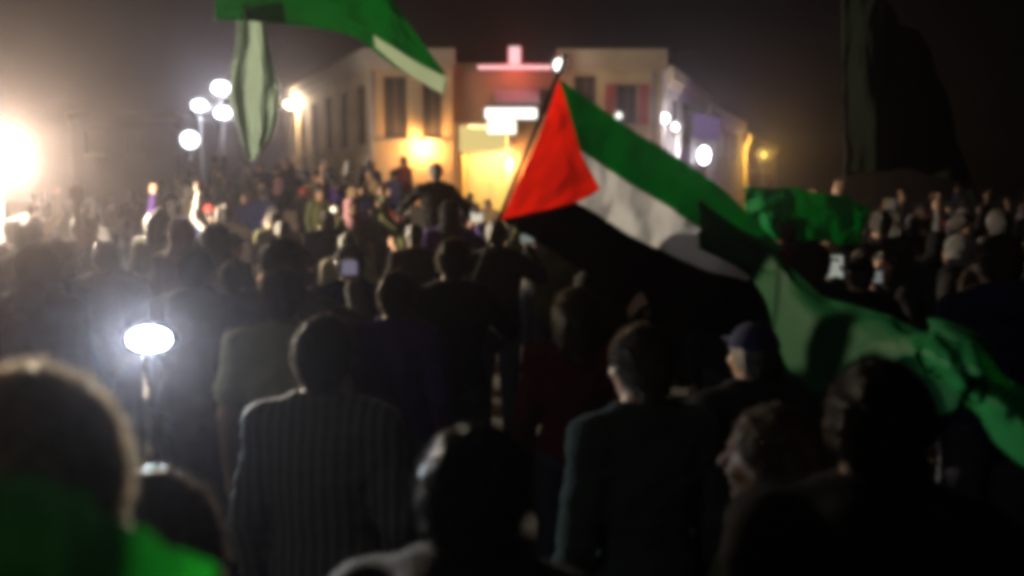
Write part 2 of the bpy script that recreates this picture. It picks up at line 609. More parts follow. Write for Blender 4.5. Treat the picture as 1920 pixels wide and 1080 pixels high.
head_lamp('street_lamp', P(1047, 122, YF - 1.0), (0.2, 0, 2), .30, (1, .94, .88), 3.2, 'white lamp at roof height right of the pink lit strip', 'street lamp',
          shape=(.8, 1.1), light=60)
head_lamp('street_lamp', P(1160, 217, YF - 1.5), (0.5, 0, 2), .2, (.9, .9, .8), 1.0, 'faint pale lamp in front of the olive block', 'street lamp', shape=(1.0, 1.0), light=30)

# lamps and the purple sign along the right row
for (px, py, d, s, st, lp, lb, shp) in ((1246, 222, 32.5, .34, 3.4, 200, 'white lamp at the corner of the olive block beside the grey house', (.8, .9)),
                                        (1266, 238, 33.2, .26, 3.0, 140, 'lower of two white lamps between olive block and grey house', (.8, .9)),
                                        (1320, 291, 36, .46, 6, 500, 'brightest white lamp in the right row below the purple sign', (.8, 1.2))):
    head_lamp('street_lamp', P(px, py, d), (1.0, 0, 2), s, (1, .95, 1.0), st, lb, 'street lamp', group='lamps along the right row', shape=shp, light=lp)
yl = P(1432, 290, 60)
head_lamp('street_lamp', yl, (2, 0, 2), .5, (1, .62, .12), .55, 'dull yellow lamp at the far end of the right row', 'street lamp', group='lamps along the right row', shape=(.9, 1.0), light=900)
pa, pb = P(1294, 235, 36.5), P(1344, 235, 39.5)
ps = empty('lit_sign', (pa.x, pa.y - .6, 0), math.atan2(pb.y - pa.y, pb.x - pa.x), 'dim purple lit sign board on two posts in the right row', 'sign')
Lq = math.hypot(pb.x - pa.x, pb.y - pa.y)
zq0, zq1 = P(1320, 264, 38).z, P(1320, 216, 38).z
for x in (.25, Lq - .25):
    MB().tube([(x, .09, 0), (x, .09, zq0 + .1)], .05).build('post', METAL, ps)
MB().box(0, Lq, .02, .2, zq0, zq1, .02).build('casing', BLACKM, ps)
MB().box(.05, Lq - .05, .002, .018, zq0 + .05, zq1 - .05).build('lit_face', emit('purple_sign_glow', (.22, .10, .42), .24), ps)
point_light('sign_light', (Lq / 2, -.8, (zq0 + zq1) / 2), 60, (.5, .3, 1), .1, ps)

ca, cb = P(520, 70, 40), P(1300, 96, 36)
cpts = [ca.lerp(cb, t / 20) - Vector((0, 0, 1.1 * (1 - (t / 10 - 1) ** 2))) for t in range(21)]
tag(MB().tube(cpts, .02, 6).build('overhead_cable', BLACKM), 'thin dark overhead cable sagging above the roofs', 'cable')
for root_, x_, h_ in ((front, .14, zt - .65), (blk, 3.3, zt - .65)):
    MB().tube([(x_, -.06, .1), (x_, -.06, h_)], .045, 10).build('drainpipe', METAL, root_)

# ------------------------------------------------------------------ people: a body is one implicit surface meshed by surface nets
def V3(*a): return np.array(a, dtype=np.float64)


class SDF:
    def __init__(s, lo, hi, h):
        s.lo, s.h = np.array(lo, float), h
        n = np.ceil((np.array(hi) - s.lo) / h).astype(int) + 1
        s.ax = [s.lo[i] + h * np.arange(n[i]) for i in range(3)]
        s.F = np.full(tuple(n), 1.0, dtype=np.float32)

    def _slab(s, lo, hi):
        sl = []
        for i in range(3):
            a = int(max(0, math.floor((lo[i] - s.lo[i]) / s.h)))
            b = int(min(len(s.ax[i]), math.ceil((hi[i] - s.lo[i]) / s.h) + 1))
            if b <= a: return None
            sl.append(slice(a, b))
        return tuple(sl)

    def _grid(s, sl):
        return np.meshgrid(s.ax[0][sl[0]], s.ax[1][sl[1]], s.ax[2][sl[2]], indexing='ij', sparse=True)

    def add(s, lo, hi, fn, k=0.02, sub=False):
        pad = k * 2 + s.h * 3
        sl = s._slab(np.array(lo) - pad, np.array(hi) + pad)
        if sl is None: return
        d = fn(*s._grid(sl)).astype(np.float32)
        A = s.F[sl]
        if sub:
            hh = np.clip(.5 - .5 * (A + d) / k, 0, 1)
            s.F[sl] = A * (1 - hh) - d * hh + k * hh * (1 - hh)
        else:
            hh = np.clip(.5 + .5 * (A - d) / k, 0, 1)
            s.F[sl] = A * (1 - hh) + d * hh - k * hh * (1 - hh)

    def cone(s, a, b, ra, rb, k=0.02, flat=None, **kw):
        a, b = V3(*a), V3(*b)
        ab = b - a
        L2 = max(float(ab @ ab), 1e-9)
        r = max(ra, rb)

        def fn(X, Y, Z):
            dx, dy, dz = X - a[0], Y - a[1], Z - a[2]
            t = np.clip((dx * ab[0] + dy * ab[1] + dz * ab[2]) / L2, 0, 1)
            ex, ey, ez = dx - t * ab[0], dy - t * ab[1], dz - t * ab[2]
            if flat is not None:                       # squash along a direction: (unit vector, factor)
                n, f = flat
                q = (ex * n[0] + ey * n[1] + ez * n[2]) * (f - 1)
                ex, ey, ez = ex + q * n[0], ey + q * n[1], ez + q * n[2]
            return np.sqrt(ex * ex + ey * ey + ez * ez) - (ra + (rb - ra) * t)
        s.add(np.minimum(a, b) - r, np.maximum(a, b) + r, fn, k, **kw)

    def ell(s, c, r, k=0.03, **kw):
        c, r = V3(*c), V3(*r)

        def fn(X, Y, Z):
            x, y, z = (X - c[0]) / r[0], (Y - c[1]) / r[1], (Z - c[2]) / r[2]
            k0 = np.sqrt(x * x + y * y + z * z)
            k1 = np.sqrt((x / r[0]) ** 2 + (y / r[1]) ** 2 + (z / r[2]) ** 2)
            return k0 * (k0 - 1) / np.maximum(k1, 1e-6)
        s.add(c - r, c + r, fn, k, **kw)

    def cut(s, fn):
        """keep only where fn < 0"""
        X, Y, Z = np.meshgrid(*s.ax, indexing='ij', sparse=True)
        s.F = np.maximum(s.F, fn(X, Y, Z).astype(np.float32))

    def wrinkle(s, amp, fx, fz, seed=0.0):
        X, Y, Z = np.meshgrid(*s.ax, indexing='ij', sparse=True)
        w = np.sin(X * fx + 2.1 * np.sin(Z * fz * .6 + seed) + seed) * np.sin(Z * fz + 1.7 * np.sin(Y * fx * .8 + X * fx * .7 + seed * 1.3))
        s.F = s.F + (amp * w).astype(np.float32)

    def mesh(s, name):
        Fv = s.F
        neg = Fv < 0
        c = np.zeros(tuple(np.array(Fv.shape) - 1), np.int8)
        for i in (0, 1):
            for j in (0, 1):
                for k in (0, 1):
                    c += neg[i:Fv.shape[0] - 1 + i, j:Fv.shape[1] - 1 + j, k:Fv.shape[2] - 1 + k]
        act = (c > 0) & (c < 8)
        idx = -np.ones(act.shape, np.int64)
        cells = np.argwhere(act)
        idx[act] = np.arange(len(cells))
        if len(cells) == 0:
            return bpy.data.meshes.new(name)
        pos = np.zeros((len(cells), 3))
        cnt = np.zeros(len(cells))
        corners = [(i, j, k) for i in (0, 1) for j in (0, 1) for k in (0, 1)]
        val = {q: Fv[cells[:, 0] + q[0], cells[:, 1] + q[1], cells[:, 2] + q[2]] for q in corners}
        for q in corners:
            for ax in range(3):
                if q[ax] == 0:
                    q2 = list(q); q2[ax] = 1; q2 = tuple(q2)
                    a, b = val[q], val[q2]
                    m = (a < 0) != (b < 0)
                    t = np.where(m, a / np.where(m, a - b, 1), 0)
                    p = np.array(q, float)[None].repeat(len(cells), 0)
                    p[:, ax] += t
                    pos[m] += p[m]
                    cnt[m] += 1
        pos = s.lo + s.h * (cells + pos / np.maximum(cnt, 1)[:, None])
        quads = []
        for ax in range(3):
            o1, o2 = [(1, 2), (2, 0), (0, 1)][ax]
            sh = np.array(Fv.shape)
            sla = [slice(None)] * 3; slb = [slice(None)] * 3
            sla[ax] = slice(0, sh[ax] - 1); slb[ax] = slice(1, sh[ax])
            a, b = neg[tuple(sla)], neg[tuple(slb)]
            e = np.argwhere(a != b)
            fl = a[e[:, 0], e[:, 1], e[:, 2]]
            ok = (e[:, o1] > 0) & (e[:, o2] > 0) & (e[:, o1] < sh[o1] - 1) & (e[:, o2] < sh[o2] - 1)
            e, fl = e[ok], fl[ok]
            d1 = np.zeros(3, int); d1[o1] = 1
            d2 = np.zeros(3, int); d2[o2] = 1
            g = lambda v: idx[v[:, 0], v[:, 1], v[:, 2]]
            qd = np.stack([g(e - d1 - d2), g(e - d2), g(e), g(e - d1)], 1)
            qd[~fl] = qd[~fl][:, ::-1]
            quads.append(qd)
        quads = np.concatenate(quads)
        me = bpy.data.meshes.new(name)
        me.vertices.add(len(pos))
        me.vertices.foreach_set('co', pos.astype(np.float32).ravel())
        me.loops.add(len(quads) * 4)
        me.loops.foreach_set('vertex_index', quads.astype(np.int32).ravel())
        me.polygons.add(len(quads))
        me.polygons.foreach_set('loop_start', np.arange(0, len(quads) * 4, 4, dtype=np.int32))
        me.polygons.foreach_set('use_smooth', np.ones(len(quads), bool))
        me.update(calc_edges=True)
        me.validate()
        return me


def arm(side, elbow, wrist, hand, palm, curl=.3):
    """one arm: side -1 left, 1 right; hand = finger direction, palm = where the palm faces"""
    return dict(side=side, e=np.array(elbow, float), w=np.array(wrist, float), h=np.array(hand, float), n=np.array(palm, float), curl=curl)


POSES = {
    'down': [arm(1, (.235, -.04, 1.15), (.25, .05, .90), (0, .12, -1), (-1, 0, 0), .5), arm(-1, (-.235, -.04, 1.15), (-.25, .05, .90), (0, .12, -1), (1, 0, 0), .5)],
    'clap': [arm(1, (.26, .06, 1.17), (.06, .28, 1.26), (-.3, .5, .8), (-1, .1, 0), .15), arm(-1, (-.26, .06, 1.17), (-.06, .28, 1.26), (.3, .5, .8), (1, .1, 0), .15)],
    'fist': [arm(1, (.33, .04, 1.60), (.29, .10, 1.86), (0, .05, 1), (0, 1, 0), 1.5), arm(-1, (-.235, -.04, 1.15), (-.25, .05, .90), (0, .12, -1), (1, 0, 0), .5)],
    'wave': [arm(1, (.235, -.04, 1.15), (.25, .05, .90), (0, .12, -1), (-1, 0, 0), .5), arm(-1, (-.34, .06, 1.58), (-.33, .12, 1.84), (0, .1, 1), (0, 1, 0), .12)],
    'both': [arm(1, (.34, .04, 1.58), (.31, .08, 1.84), (.1, .1, 1), (0, 1, 0), .15), arm(-1, (-.34, .04, 1.58), (-.31, .08, 1.84), (-.1, .1, 1), (0, 1, 0), .15)],
    'phone': [arm(1, (.33, .18, 1.32), (.25, .36, 1.50), (-.1, .25, 1), (-.3, -.9, .1), .8), arm(-1, (-.235, -.04, 1.15), (-.25, .05, .90), (0, .12, -1), (1, 0, 0), .5)],
    'pole': [arm(1, (.28, .14, 1.24), (.06, .33, 1.40), (-.8, .5, .2), (-.4, -.6, 0), 1.6), arm(-1, (-.26, .10, 1.14), (-.03, .30, 1.16), (.8, .5, .1), (.4, -.6, 0), 1.6)],
    'sit': [arm(1, (.36, .06, 1.22), (.42, .24, 1.08), (0, .6, -.5), (-1, 0, -.2), .5), arm(-1, (-.38, .05, 1.24), (-.46, .22, 1.14), (0, .6, -.3), (1, 0, -.2), .5)],
}
POSES['phone_left'] = [arm(-1, (-.33, .18, 1.32), (-.25, .36, 1.50), (.1, .25, 1), (.3, -.9, .1), .8), arm(1, (.235, -.04, 1.15), (.25, .05, .90), (0, .12, -1), (-1, 0, 0), .5)]
POSES['carry'] = [arm(1, (.30, .10, 1.22), (.20, .27, 1.12), (-.3, .3, .3), (-1, 0, .3), .9), arm(-1, (-.30, .10, 1.22), (-.20, .27, 1.12), (.3, .3, .3), (1, 0, .3), .9)]
HC = (0.0, .022, 1.638)


def legs_of(pose):
    if pose == 'sit':
        return [((sx * .10, 0, .93), (sx * .135, .34, .86), (sx * .15, .36, .46), (sx * .15, .40, .40)) for sx in (1, -1)]
    return [((sx * .095, 0, .92), (sx * .105, .02, .49), (sx * .11, -.02, .09), (sx * .125, .10, .035)) for sx in (1, -1)]


def unit(v): return v / np.linalg.norm(v)


CACHE = {}


def body_mesh(pose, h):
    key = ('body', pose, h)
    if key in CACHE: return CACHE[key]
    s = SDF((-.62, -.30, -.02), (.62, .56, 2.10), h)
    fine = h < .012
    # trunk
    s.ell((0, -.005, .955), (.165, .115, .135), .05)
    s.ell((0, .0, 1.10), (.142, .098, .17), .05)
    s.ell((0, -.005, 1.29), (.165, .112, .19), .05)
    s.cone((-.165, -.01, 1.425), (.165, -.01, 1.425), .055, .055, .05)
    for sx in (1, -1):
        s.cone((0, -.015, 1.51), (sx * .15, -.012, 1.44), .052, .045, .04)
    s.cone((0, -.012, 1.44), (0, .008, 1.58), .056, .047, .03)
    # head: skull, jaw, face
    hx, hy, hz = HC
    s.ell((0, hy - .012, hz + .018), (.076, .094, .094), .02)
    s.ell((0, hy + .028, hz - .052), (.058, .062, .070), .035)
    s.cone((0, hy + .095, hz + .005), (0, hy + .122, hz - .030), .008, .014, .012)          # nose
    s.cone((-.035, hy + .083, hz + .026), (.035, hy + .083, hz + .026), .011, .011, .02)     # brow
    s.cone((-.018, hy + .090, hz - .062), (.018, hy + .090, hz - .062), .008, .008, .012)    # mouth
    s.ell((0, hy + .078, hz - .102), (.022, .018, .018), .02)                                # chin
    for sx in (1, -1):
        s.ell((sx * .031, hy + .102, hz + .006), (.016, .012, .010), .012, sub=True)         # eye sockets
        s.ell((sx * .031, hy + .078, hz + .006), (.0125, .0125, .0125), .004)                # eyes
        s.ell((sx * .079, hy - .008, hz - .006), (.010, .020, .031), .008)                   # ears
        s.ell((sx * .045, hy + .065, hz - .030), (.022, .022, .018), .02)                    # cheeks
    # legs
    for (a, b, c, d) in legs_of(pose):
        s.cone(a, b, .086, .056, .04)
        s.cone(b, c, .055, .037, .03)
        s.cone(c, d, .037, .032, .02)
        if pose != 'sit':
            s.cone((c[0], c[1] - .02, .04), (d[0], d[1] + .08, .03), .035, .028, .02)
    # arms and hands
    for a in POSES[pose]:
        sh = (a['side'] * .178, -.01, 1.425)
        s.cone(sh, a['e'], .053, .039, .035)
        s.cone(a['e'], a['w'], .040, .026, .02)
        hd = unit(a['h']); n = unit(a['n'] - hd * (a['n'] @ hd)); sd_ = np.cross(hd, n)
        w = a['w']
        pe = w + hd * .085
        fl = (n, 1.7)
        s.cone(w, pe + sd_ * .018, .026, .030, .012, flat=fl)
        s.cone(w, pe - sd_ * .018, .026, .030, .012, flat=fl)
        cu = a['curl']
        fr = .0095 if fine else .0125
        for q, (off, ln) in enumerate(((-.033, .062), (-.011, .078), (.011, .084), (.033, .072))):
            p = pe + sd_ * off * (1.15 if cu < 1 else 1)
            ang = cu * .5
            for seg in (.45, .33, .28):
                d_ = hd * math.cos(ang) + n * math.sin(ang) + sd_ * off * (1.5 if cu < 1 else 0)
                p2 = p + d_ * ln * seg
                s.cone(p, p2, fr, fr * .92, .004)
                p = p2
                ang += cu * .75
        tb = w + hd * .03 + sd_ * .026
        t1 = tb + hd * .035 + sd_ * .030 + n * .012
        t2 = t1 + hd * .030 + sd_ * .006 + n * (.012 + .012 * cu) - sd_ * .012 * cu
        s.cone(tb, t1, .015, .012, .008)
        s.cone(t1, t2, .012, .010, .004)
    me = s.mesh('person')
    CACHE[key] = me
    return me


def shirt_mesh(pose, h, style):
    """style: tee, sleeve (long sleeved), jacket (long, thicker, collar), hood"""
    key = ('shirt', pose, h, style)
    if key in CACHE: return CACHE[key]
    o = {'tee': .014, 'sleeve': .016, 'jacket': .028, 'hood': .030}[style]
    s = SDF((-.62, -.34, .76), (.62, .56, 2.05), h)
    s.ell((0, -.005, .965), (.165 + o, .115 + o, .15 + o), .05)
    s.ell((0, .0, 1.10), (.145 + o, .10 + o, .18 + o), .06)
    s.ell((0, -.005, 1.29), (.165 + o, .114 + o, .19 + o), .05)
    s.cone((-.168, -.01, 1.425), (.168, -.01, 1.425), .056 + o, .056 + o, .05)
    for sx in (1, -1):
        s.cone((0, -.015, 1.50), (sx * .15, -.012, 1.44), .050 + o, .045 + o, .04)
    if style in ('jacket', 'hood'):
        s.cone((0, -.02, 1.46), (0, -.010, 1.53), .082, .066, .02)
    if style == 'hood':
        s.ell((0, -.10, 1.47), (.12, .07, .075), .04)
    for a in POSES[pose]:
        sh = np.array((a['side'] * .178, -.01, 1.425))
        if style == 'tee':
            s.cone(sh, sh + (a['e'] - sh) * .62, .055 + o, .050 + o * 1.6, .035)
        else:
            s.cone(sh, a['e'], .053 + o, .042 + o, .035)
            s.cone(a['e'], a['e'] + (a['w'] - a['e']) * .93, .043 + o, .029 + o, .02)
    s.wrinkle(.005 if style != 'jacket' else .008, 34, 26, 1.3)
    s.wrinkle(.0035, 17, 62, 4.1)
    hem = .86 if style in ('tee', 'sleeve') else .80
    # hem and neck hole
    s.cut(lambda X, Y, Z: hem - Z)
    if style in ('tee', 'sleeve'):
        s.ell((0, .02, 1.56), (.082, .088, .095), .008, sub=True)
    else:
        s.ell((0, .01, 1.60), (.068, .075, .10), .008, sub=True)
    me = s.mesh('shirt')
    CACHE[key] = me
    return me


def trousers_mesh(pose, h):
    key = ('trousers', pose, h)
    if key in CACHE: return CACHE[key]
    s = SDF((-.45, -.30, .04), (.45, .56, 1.10), h)
    o = .014
    s.ell((0, -.005, .95), (.165 + o, .115 + o, .14 + o), .05)
    for (a, b, c, d) in legs_of(pose):
        s.cone(a, b, .088 + o, .060 + o, .04)
        s.cone(b, c, .060 + o, .050 + o, .03)
    s.wrinkle(.004, 30, 34, .4)
    s.cut(lambda X, Y, Z: Z - 1.03)
    me = s.mesh('trousers')
    CACHE[key] = me
    return me


def shoe_mesh(h, sx):
    key = ('shoe', h, sx)
    if key in CACHE: return CACHE[key]
    s = SDF((-.02 if sx > 0 else -.26, -.14, -.01), (.26 if sx > 0 else .02, .30, .16), h * .8)
    s.cone((sx * .11, -.04, .05), (sx * .128, .19, .042), .047, .040, .02)
    s.cone((sx * .11, -.03, .11), (sx * .11, -.02, .05), .052, .050, .03)
    s.cut(lambda X, Y, Z: .002 - Z)
    me = s.mesh('shoe')
    CACHE[key] = me
    return me


def add_strands(me, style):
    """short tapered locks standing out of the hair mass"""
    rg_ = random.Random(5)
    vs = [v.co.copy() for v in me.vertices]
    ns = [v.normal.copy() for v in me.vertices]
    fs = [tuple(p.vertices) for p in me.polygons]
    n0 = len(vs)
    m0 = len(fs)
    lng, wild = {'short': (.017, .5), 'curly': (.022, 1.1), 'long': (.05, .3)}[style]
    for _ in range(6500):
        i = rg_.randrange(n0)
        p, n = vs[i], ns[i]
        d = (n * (.65 if style != 'long' else .25) + Vector((0, -.35, -.55)) + Vector((rg_.gauss(0, wild), rg_.gauss(0, wild), rg_.gauss(0, wild))) * .5).normalized()
        if d.dot(n) < .12: d = (d + n * .5).normalized()
        t = d.cross(n)
        if t.length < 1e-3: continue
        t = t.normalized() * rg_.uniform(.0010, .0020)
        L = lng * rg_.uniform(.5, 1.2)
        a = len(vs)
        mid = p + d * L * .5
        bend = Vector((0, 0, -.25 * L))
        vs += [p - t, p + t, mid + t * .8, mid - t * .8, p + d * L + bend]
        fs += [(a, a + 1, a + 2, a + 3), (a + 3, a + 2, a + 4)]
    out = bpy.data.meshes.new('hair_strands')
    out.from_pydata([tuple(v) for v in vs[n0:]], [], [tuple(i - n0 for i in f) for f in fs[m0:]])
    return out


def hair_mesh(h, style):
    key = ('hair', h, style)
    if key in CACHE: return CACHE[key]
    hx, hy, hz = HC
    h = min(h, .014)
    s = SDF((-.22, -.25, 1.30), (.22, .30, 1.86), h * .85)

    def shell(o):
        s.ell((0, hy - .012, hz + .018), (.076 + o, .094 + o, .094 + o), .02)

    def line(X, Y, Z):
        return ((Y - hy) - 1.05 * (Z - hz) - .012) / 1.45
    if style == 'short':
        shell(.013)
        s.cone((0, hy - .055, hz - .05), (0, hy - .045, hz - .085), .052, .045, .02)
        s.wrinkle(.004, 120, 110, .2)
        s.cut(lambda X, Y, Z: np.maximum(line(X, Y, Z), hz - .088 - Z))
    elif style == 'curly':
        shell(.030)
        s.wrinkle(.010, 95, 90, .9)
        s.cut(lambda X, Y, Z: np.maximum(line(X, Y, Z) - .01, hz - .085 - Z))
    elif style == 'long':
        shell(.018)
        s.cone((0, hy - .065, hz), (0, hy - .085, hz - .24), .088, .075, .03)
        s.wrinkle(.005, 110, 20, .5)
        s.cut(lambda X, Y, Z: np.maximum(line(X, Y, Z) - .012, hz - .27 - Z + 0 * X))
    elif style == 'headscarf':
        shell(.020)
        s.cone((0, hy - .02, hz - .05), (0, -.01, 1.47), .088, .125, .04)
        s.cone((0, hy + .02, hz - .11), (0, .05, 1.45), .070, .11, .04)
        s.wrinkle(.005, 40, 45, .5)
        s.ell((0, hy + .10, hz - .03), (.058, .075, .085), .01, sub=True)
    elif style == 'cap':
        shell(.017)
        s.cut(lambda X, Y, Z: np.maximum(hz + .03 - Z + 0 * X, Z - hz - .122))
        s.cone((-.03, hy + .08, hz + .048), (-.02, hy + .165, hz + .040), .045, .035, .004, flat=(V3(0, 0, 1), 4.5))
        s.cone((.03, hy + .08, hz + .048), (.02, hy + .165, hz + .040), .045, .035, .004, flat=(V3(0, 0, 1), 4.5))
    me = s.mesh({'headscarf': 'headscarf', 'cap': 'cap'}.get(style, 'hair'))
    CACHE[key] = me
    return me


SKIN = [mat('skin_light', (.42, .26, .19), .55, .12, 14, .15, 160), mat('skin_tan', (.32, .19, .13), .55, .12, 14, .15, 160), mat('skin_brown', (.22, .125, .08), .55, .12, 14, .15, 160)]
HAIRM = {'black': mat('black_hair', (.014, .011, .009), .33, .4, 60, .9, 240, spec=.6), 'brown': mat('brown_hair', (.05, .028, .016), .42, .4, 60, .9, 240, spec=.5)}
HAIRT = flag_cloth('fine_loose_hair', (.085, .06, .04), .6, .05)
HAIRB = mat('black_hair_strands', (.006, .005, .005), .8, .3, 40, spec=.02)
HAIRL = flag_cloth('painted_rim_light_hair', (.78, .62, .40), .75, .1)  # rim light on dark hair, painted in as a pale strand colour
CLOTH = {}
for n_, c_ in dict(black=(.006, .006, .007), charcoal=(.020, .020, .022), grey=(.12, .12, .125), navy=(.014, .018, .055), blue=(.03, .06, .2), white=(.62, .60, .57), cream=(.45, .40, .30),
                   olive=(.07, .075, .035), brown=(.05, .032, .02), maroon=(.075, .014, .016), red=(.28, .03, .03), purple=(.045, .022, .11), green=(.03, .10, .05), tan=(.24, .17, .10), pink=(.17, .09, .10)).items():
    CLOTH[n_] = mat(n_ + '_cloth', c_, .88, .2, 9, .35, 180, spec=.08, sheen=.03)
DENIM = mat('dark_denim', (.03, .035, .055), .85, .25, 20, .3, 200)
SHOE = mat('dark_shoe', (.02, .02, .02), .5, .2, 10)
HEADSCARF_COL = ('white', 'black', 'grey', 'tan', 'pink')
TOPW = {'tee': 'T-shirt', 'sleeve': 'shirt', 'jacket': 'jacket', 'hood': 'hoodie'}


def lod(d):
    return .0085 if d < 2.9 else .013 if d < 6 else .019


USED = set()


def person(x, y, H, yaw, pose, style, top, head, headcol, label, z0=0.0, skin=1, group=None, top_mat=None, h=None, strands=True, strand_mat=None):
    d = math.hypot(x, y)
    h = h or lod(d)
    s = H / 1.75
    b = link('person', body_mesh(pose, h), SKIN[skin])
    b.location = (x, y, z0)
    b.rotation_euler = (0, 0, yaw)
    b.scale = (s * (.97 + .06 * ((x * 7.3) % 1)),) * 1 + (s, s)
    tag(b, label, 'person', group)
    link({'jacket': 'jacket', 'hood': 'hooded_top'}.get(style, 'shirt'), shirt_mesh(pose, h, style), top_mat or CLOTH[top], b)
    link('trousers', trousers_mesh(pose, max(h, .013)), DENIM, b)
    if head in ('headscarf', 'cap'):
        link(head, hair_mesh(h, head), CLOTH[headcol], b)
        if head == 'cap':
            link('hair', hair_mesh(h, 'short'), HAIRM['black'], b)
    elif head != 'bald':
        link('hair', hair_mesh(h, head), HAIRM[headcol], b)
        if h < .016 and strands:
            if ('strands', head) not in CACHE:
                CACHE['strands', head] = add_strands(hair_mesh(.0085, head), head)
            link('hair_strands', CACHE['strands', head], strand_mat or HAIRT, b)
    if pose != 'sit':
        for sx in (1, -1):
            link('shoe', shoe_mesh(.016, sx), SHOE, b)
    USED.add(label)
    return b


PLACED = []


def at_pixel(px, py, d, yaw, pose, style, top, head, headcol, label, **kw):
    p = P(px, py, d)
    PLACED.append((p.x, p.y, .30 if d < 4 else .25))
    return person(p.x, p.y, p.z, yaw, pose, style, top, head, headcol, label, **kw)


# ---- the people who read one by one
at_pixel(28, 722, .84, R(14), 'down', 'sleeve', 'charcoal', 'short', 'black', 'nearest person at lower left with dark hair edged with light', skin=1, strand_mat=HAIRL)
at_pixel(272, 926, 1.2, R(20), 'down', 'jacket', 'navy', 'curly', 'black', 'short person with curly black hair low at lower left beside the green flag', skin=2)
stripe = stripe_cloth('striped_shirt_cloth', (.035, .04, .04), (.13, .145, .135), 9.0)
at_pixel(604, 600, 2.42, R(-6), 'down', 'sleeve', 'grey', 'short', 'brown', 'person in a grey striped shirt seen from behind, left of centre', top_mat=stripe, skin=1)
at_pixel(528, 506, 3.5, R(10), 'down', 'tee', 'olive', 'short', 'brown', 'person in a pale olive T-shirt just behind the striped shirt', skin=0, top_mat=mat('pale_olive_cloth', (.30, .31, .20), .9, .2, 9, .35, 180, spec=.1, sheen=.15))
at_pixel(742, 512, 3.9, R(-8), 'down', 'sleeve', 'purple', 'short', 'black', 'person in a dark purple shirt right of the striped shirt', skin=2)
at_pixel(655, 462, 5.0, R(5), 'down', 'jacket', 'navy', 'cap', 'grey', 'person in a navy jacket and grey cap left of centre')
at_pixel(886, 812, 1.32, R(-12), 'down', 'hood', 'black', 'short', 'black', 'large dark person in a black hooded top at the bottom centre', skin=2, strand_mat=HAIRB)
at_pixel(1208, 618, 2.4, R(22), 'down', 'sleeve', 'green', 'short', 'brown', 'person in a dark green shirt right of centre with one shoulder lit', skin=2,
         top_mat=mat('dark_bottle_green_cloth', (.03, .048, .038), .88, .2, 9, .35, 180, spec=.1, sheen=.15))
at_pixel(1082, 545, 3.7, R(-4), 'down', 'sleeve', 'maroon', 'long', 'black', 'long haired person in a dark maroon top below the black stripe of the flag', skin=1)
at_pixel(1468, 775, 1.72, R(48), 'down', 'tee', 'olive', 'short', 'brown', 'person at lower right turned to the left with a thin light on the face', skin=1)
at_pixel(1652, 690, 1.5, R(-10), 'down', 'hood', 'black', 'short', 'black', 'dark person in a black hooded top at right below the green flags', skin=2, strand_mat=HAIRB)
at_pixel(1418, 612, 2.9, R(12), 'down', 'jacket', 'charcoal', 'cap', 'navy', 'person in a dark jacket and navy cap below the tip of the white stripe', skin=1)
at_pixel(68, 462, 4.2, R(-14), 'down', 'jacket', 'maroon', 'headscarf', 'pink', 'person in a pink headscarf below the glaring floodlight at the left edge', skin=0)

# shoulder rider silhouetted against the doorway
rb = P(818, 306, 10.4)
PLACED.append((rb.x, rb.y, .35))
carrier = person(rb.x, rb.y, 1.72, R(4), 'carry', 'sleeve', 'charcoal', 'short', 'black', 'person carrying another on the shoulders in front of the doorway')
rider = person(rb.x, rb.y - .10, 1.70, R(4), 'sit', 'sleeve', 'black', 'short', 'black', 'person in dark clothes riding on shoulders, silhouetted left of the yellow doorway', z0=rb.z - 1.70)

# the white video light
vl = P(280, 636, 3.4)


# ------------------------------------------------------------------ held phones, light and signs
PHONEB = mat('black_phone_body', (.015, .015, .016), .3, .1, 8)
PH_LOCAL = Vector((.235, .345, 1.60))


def phone(px, py, d, w, hgt, col, strength, top, head, headcol, style, lab_p, lab, skin=1):
    """a phone held up beside the head by a person placed so that it stands at this pixel; the screen looks back at its holder"""
    q = P(px, py, d)
    s = min(1.06, max(.88, q.z / PH_LOCAL.z))
    hx, hy = q.x - PH_LOCAL.x * s, q.y - PH_LOCAL.y * s
    PLACED.append((hx, hy, .28))
    person(hx, hy, 1.75 * s, 0, 'phone', style, top, head, headcol, lab_p, skin=skin)
    r = empty('phone', (q.x, q.y, PH_LOCAL.z * s), 0, lab, 'phone', 'phones held up in the crowd')
    r.rotation_euler = (R(-8), 0, 0)
    MB().box(-w / 2 - .004, w / 2 + .004, 0, .009, -hgt / 2 - .006, hgt / 2 + .006, .002).build('case', PHONEB, r)
    MB().box(-w / 2, w / 2, -.0025, -.0005, -hgt / 2, hgt / 2).build('screen', emit('screen_' + str(px), col, strength), r)


phone(1562, 500, 4.8, .105, .12, (.80, .85, .74), .36, 'charcoal', 'short', 'black', 'jacket', 'person in a charcoal jacket holding up the bright phone at right', 'bright pale phone screen held up below the faint green flag at right')
phone(1641, 517, 5.4, .085, .085, (.7, .72, .72), .22, 'black', 'cap', 'black', 'sleeve', 'person in a black cap holding up the small phone at right', 'smaller phone screen just right of the bright pale one')
phone(1894, 498, 4.2, .085, .09, (.75, .8, .88), .25, 'navy', 'short', 'brown', 'hood', 'person in a navy hooded top holding a phone near the right edge', 'bluish phone screen near the right edge of the photo')
phone(655, 500, 4.3, .075, .08, (.5, .45, .62), .30, 'grey', 'short', 'black', 'sleeve', 'person in a grey shirt filming beside the navy jacket', 'lavender phone screen beside the navy jacket')
phone(527, 524, 5.6, .10, .06, (.7, .64, .64), .32, 'brown', 'short', 'black', 'jacket', 'person in a brown jacket holding a phone sideways at left', 'dim phone screen held sideways at left above the olive T-shirt')
phone(894, 396, 9.0, .12, .10, (1, .9, .7), .7, 'purple', 'headscarf', 'black', 'sleeve', 'person in a black headscarf filming the lit doorway', 'small bright screen held up in front of the lit doorway')
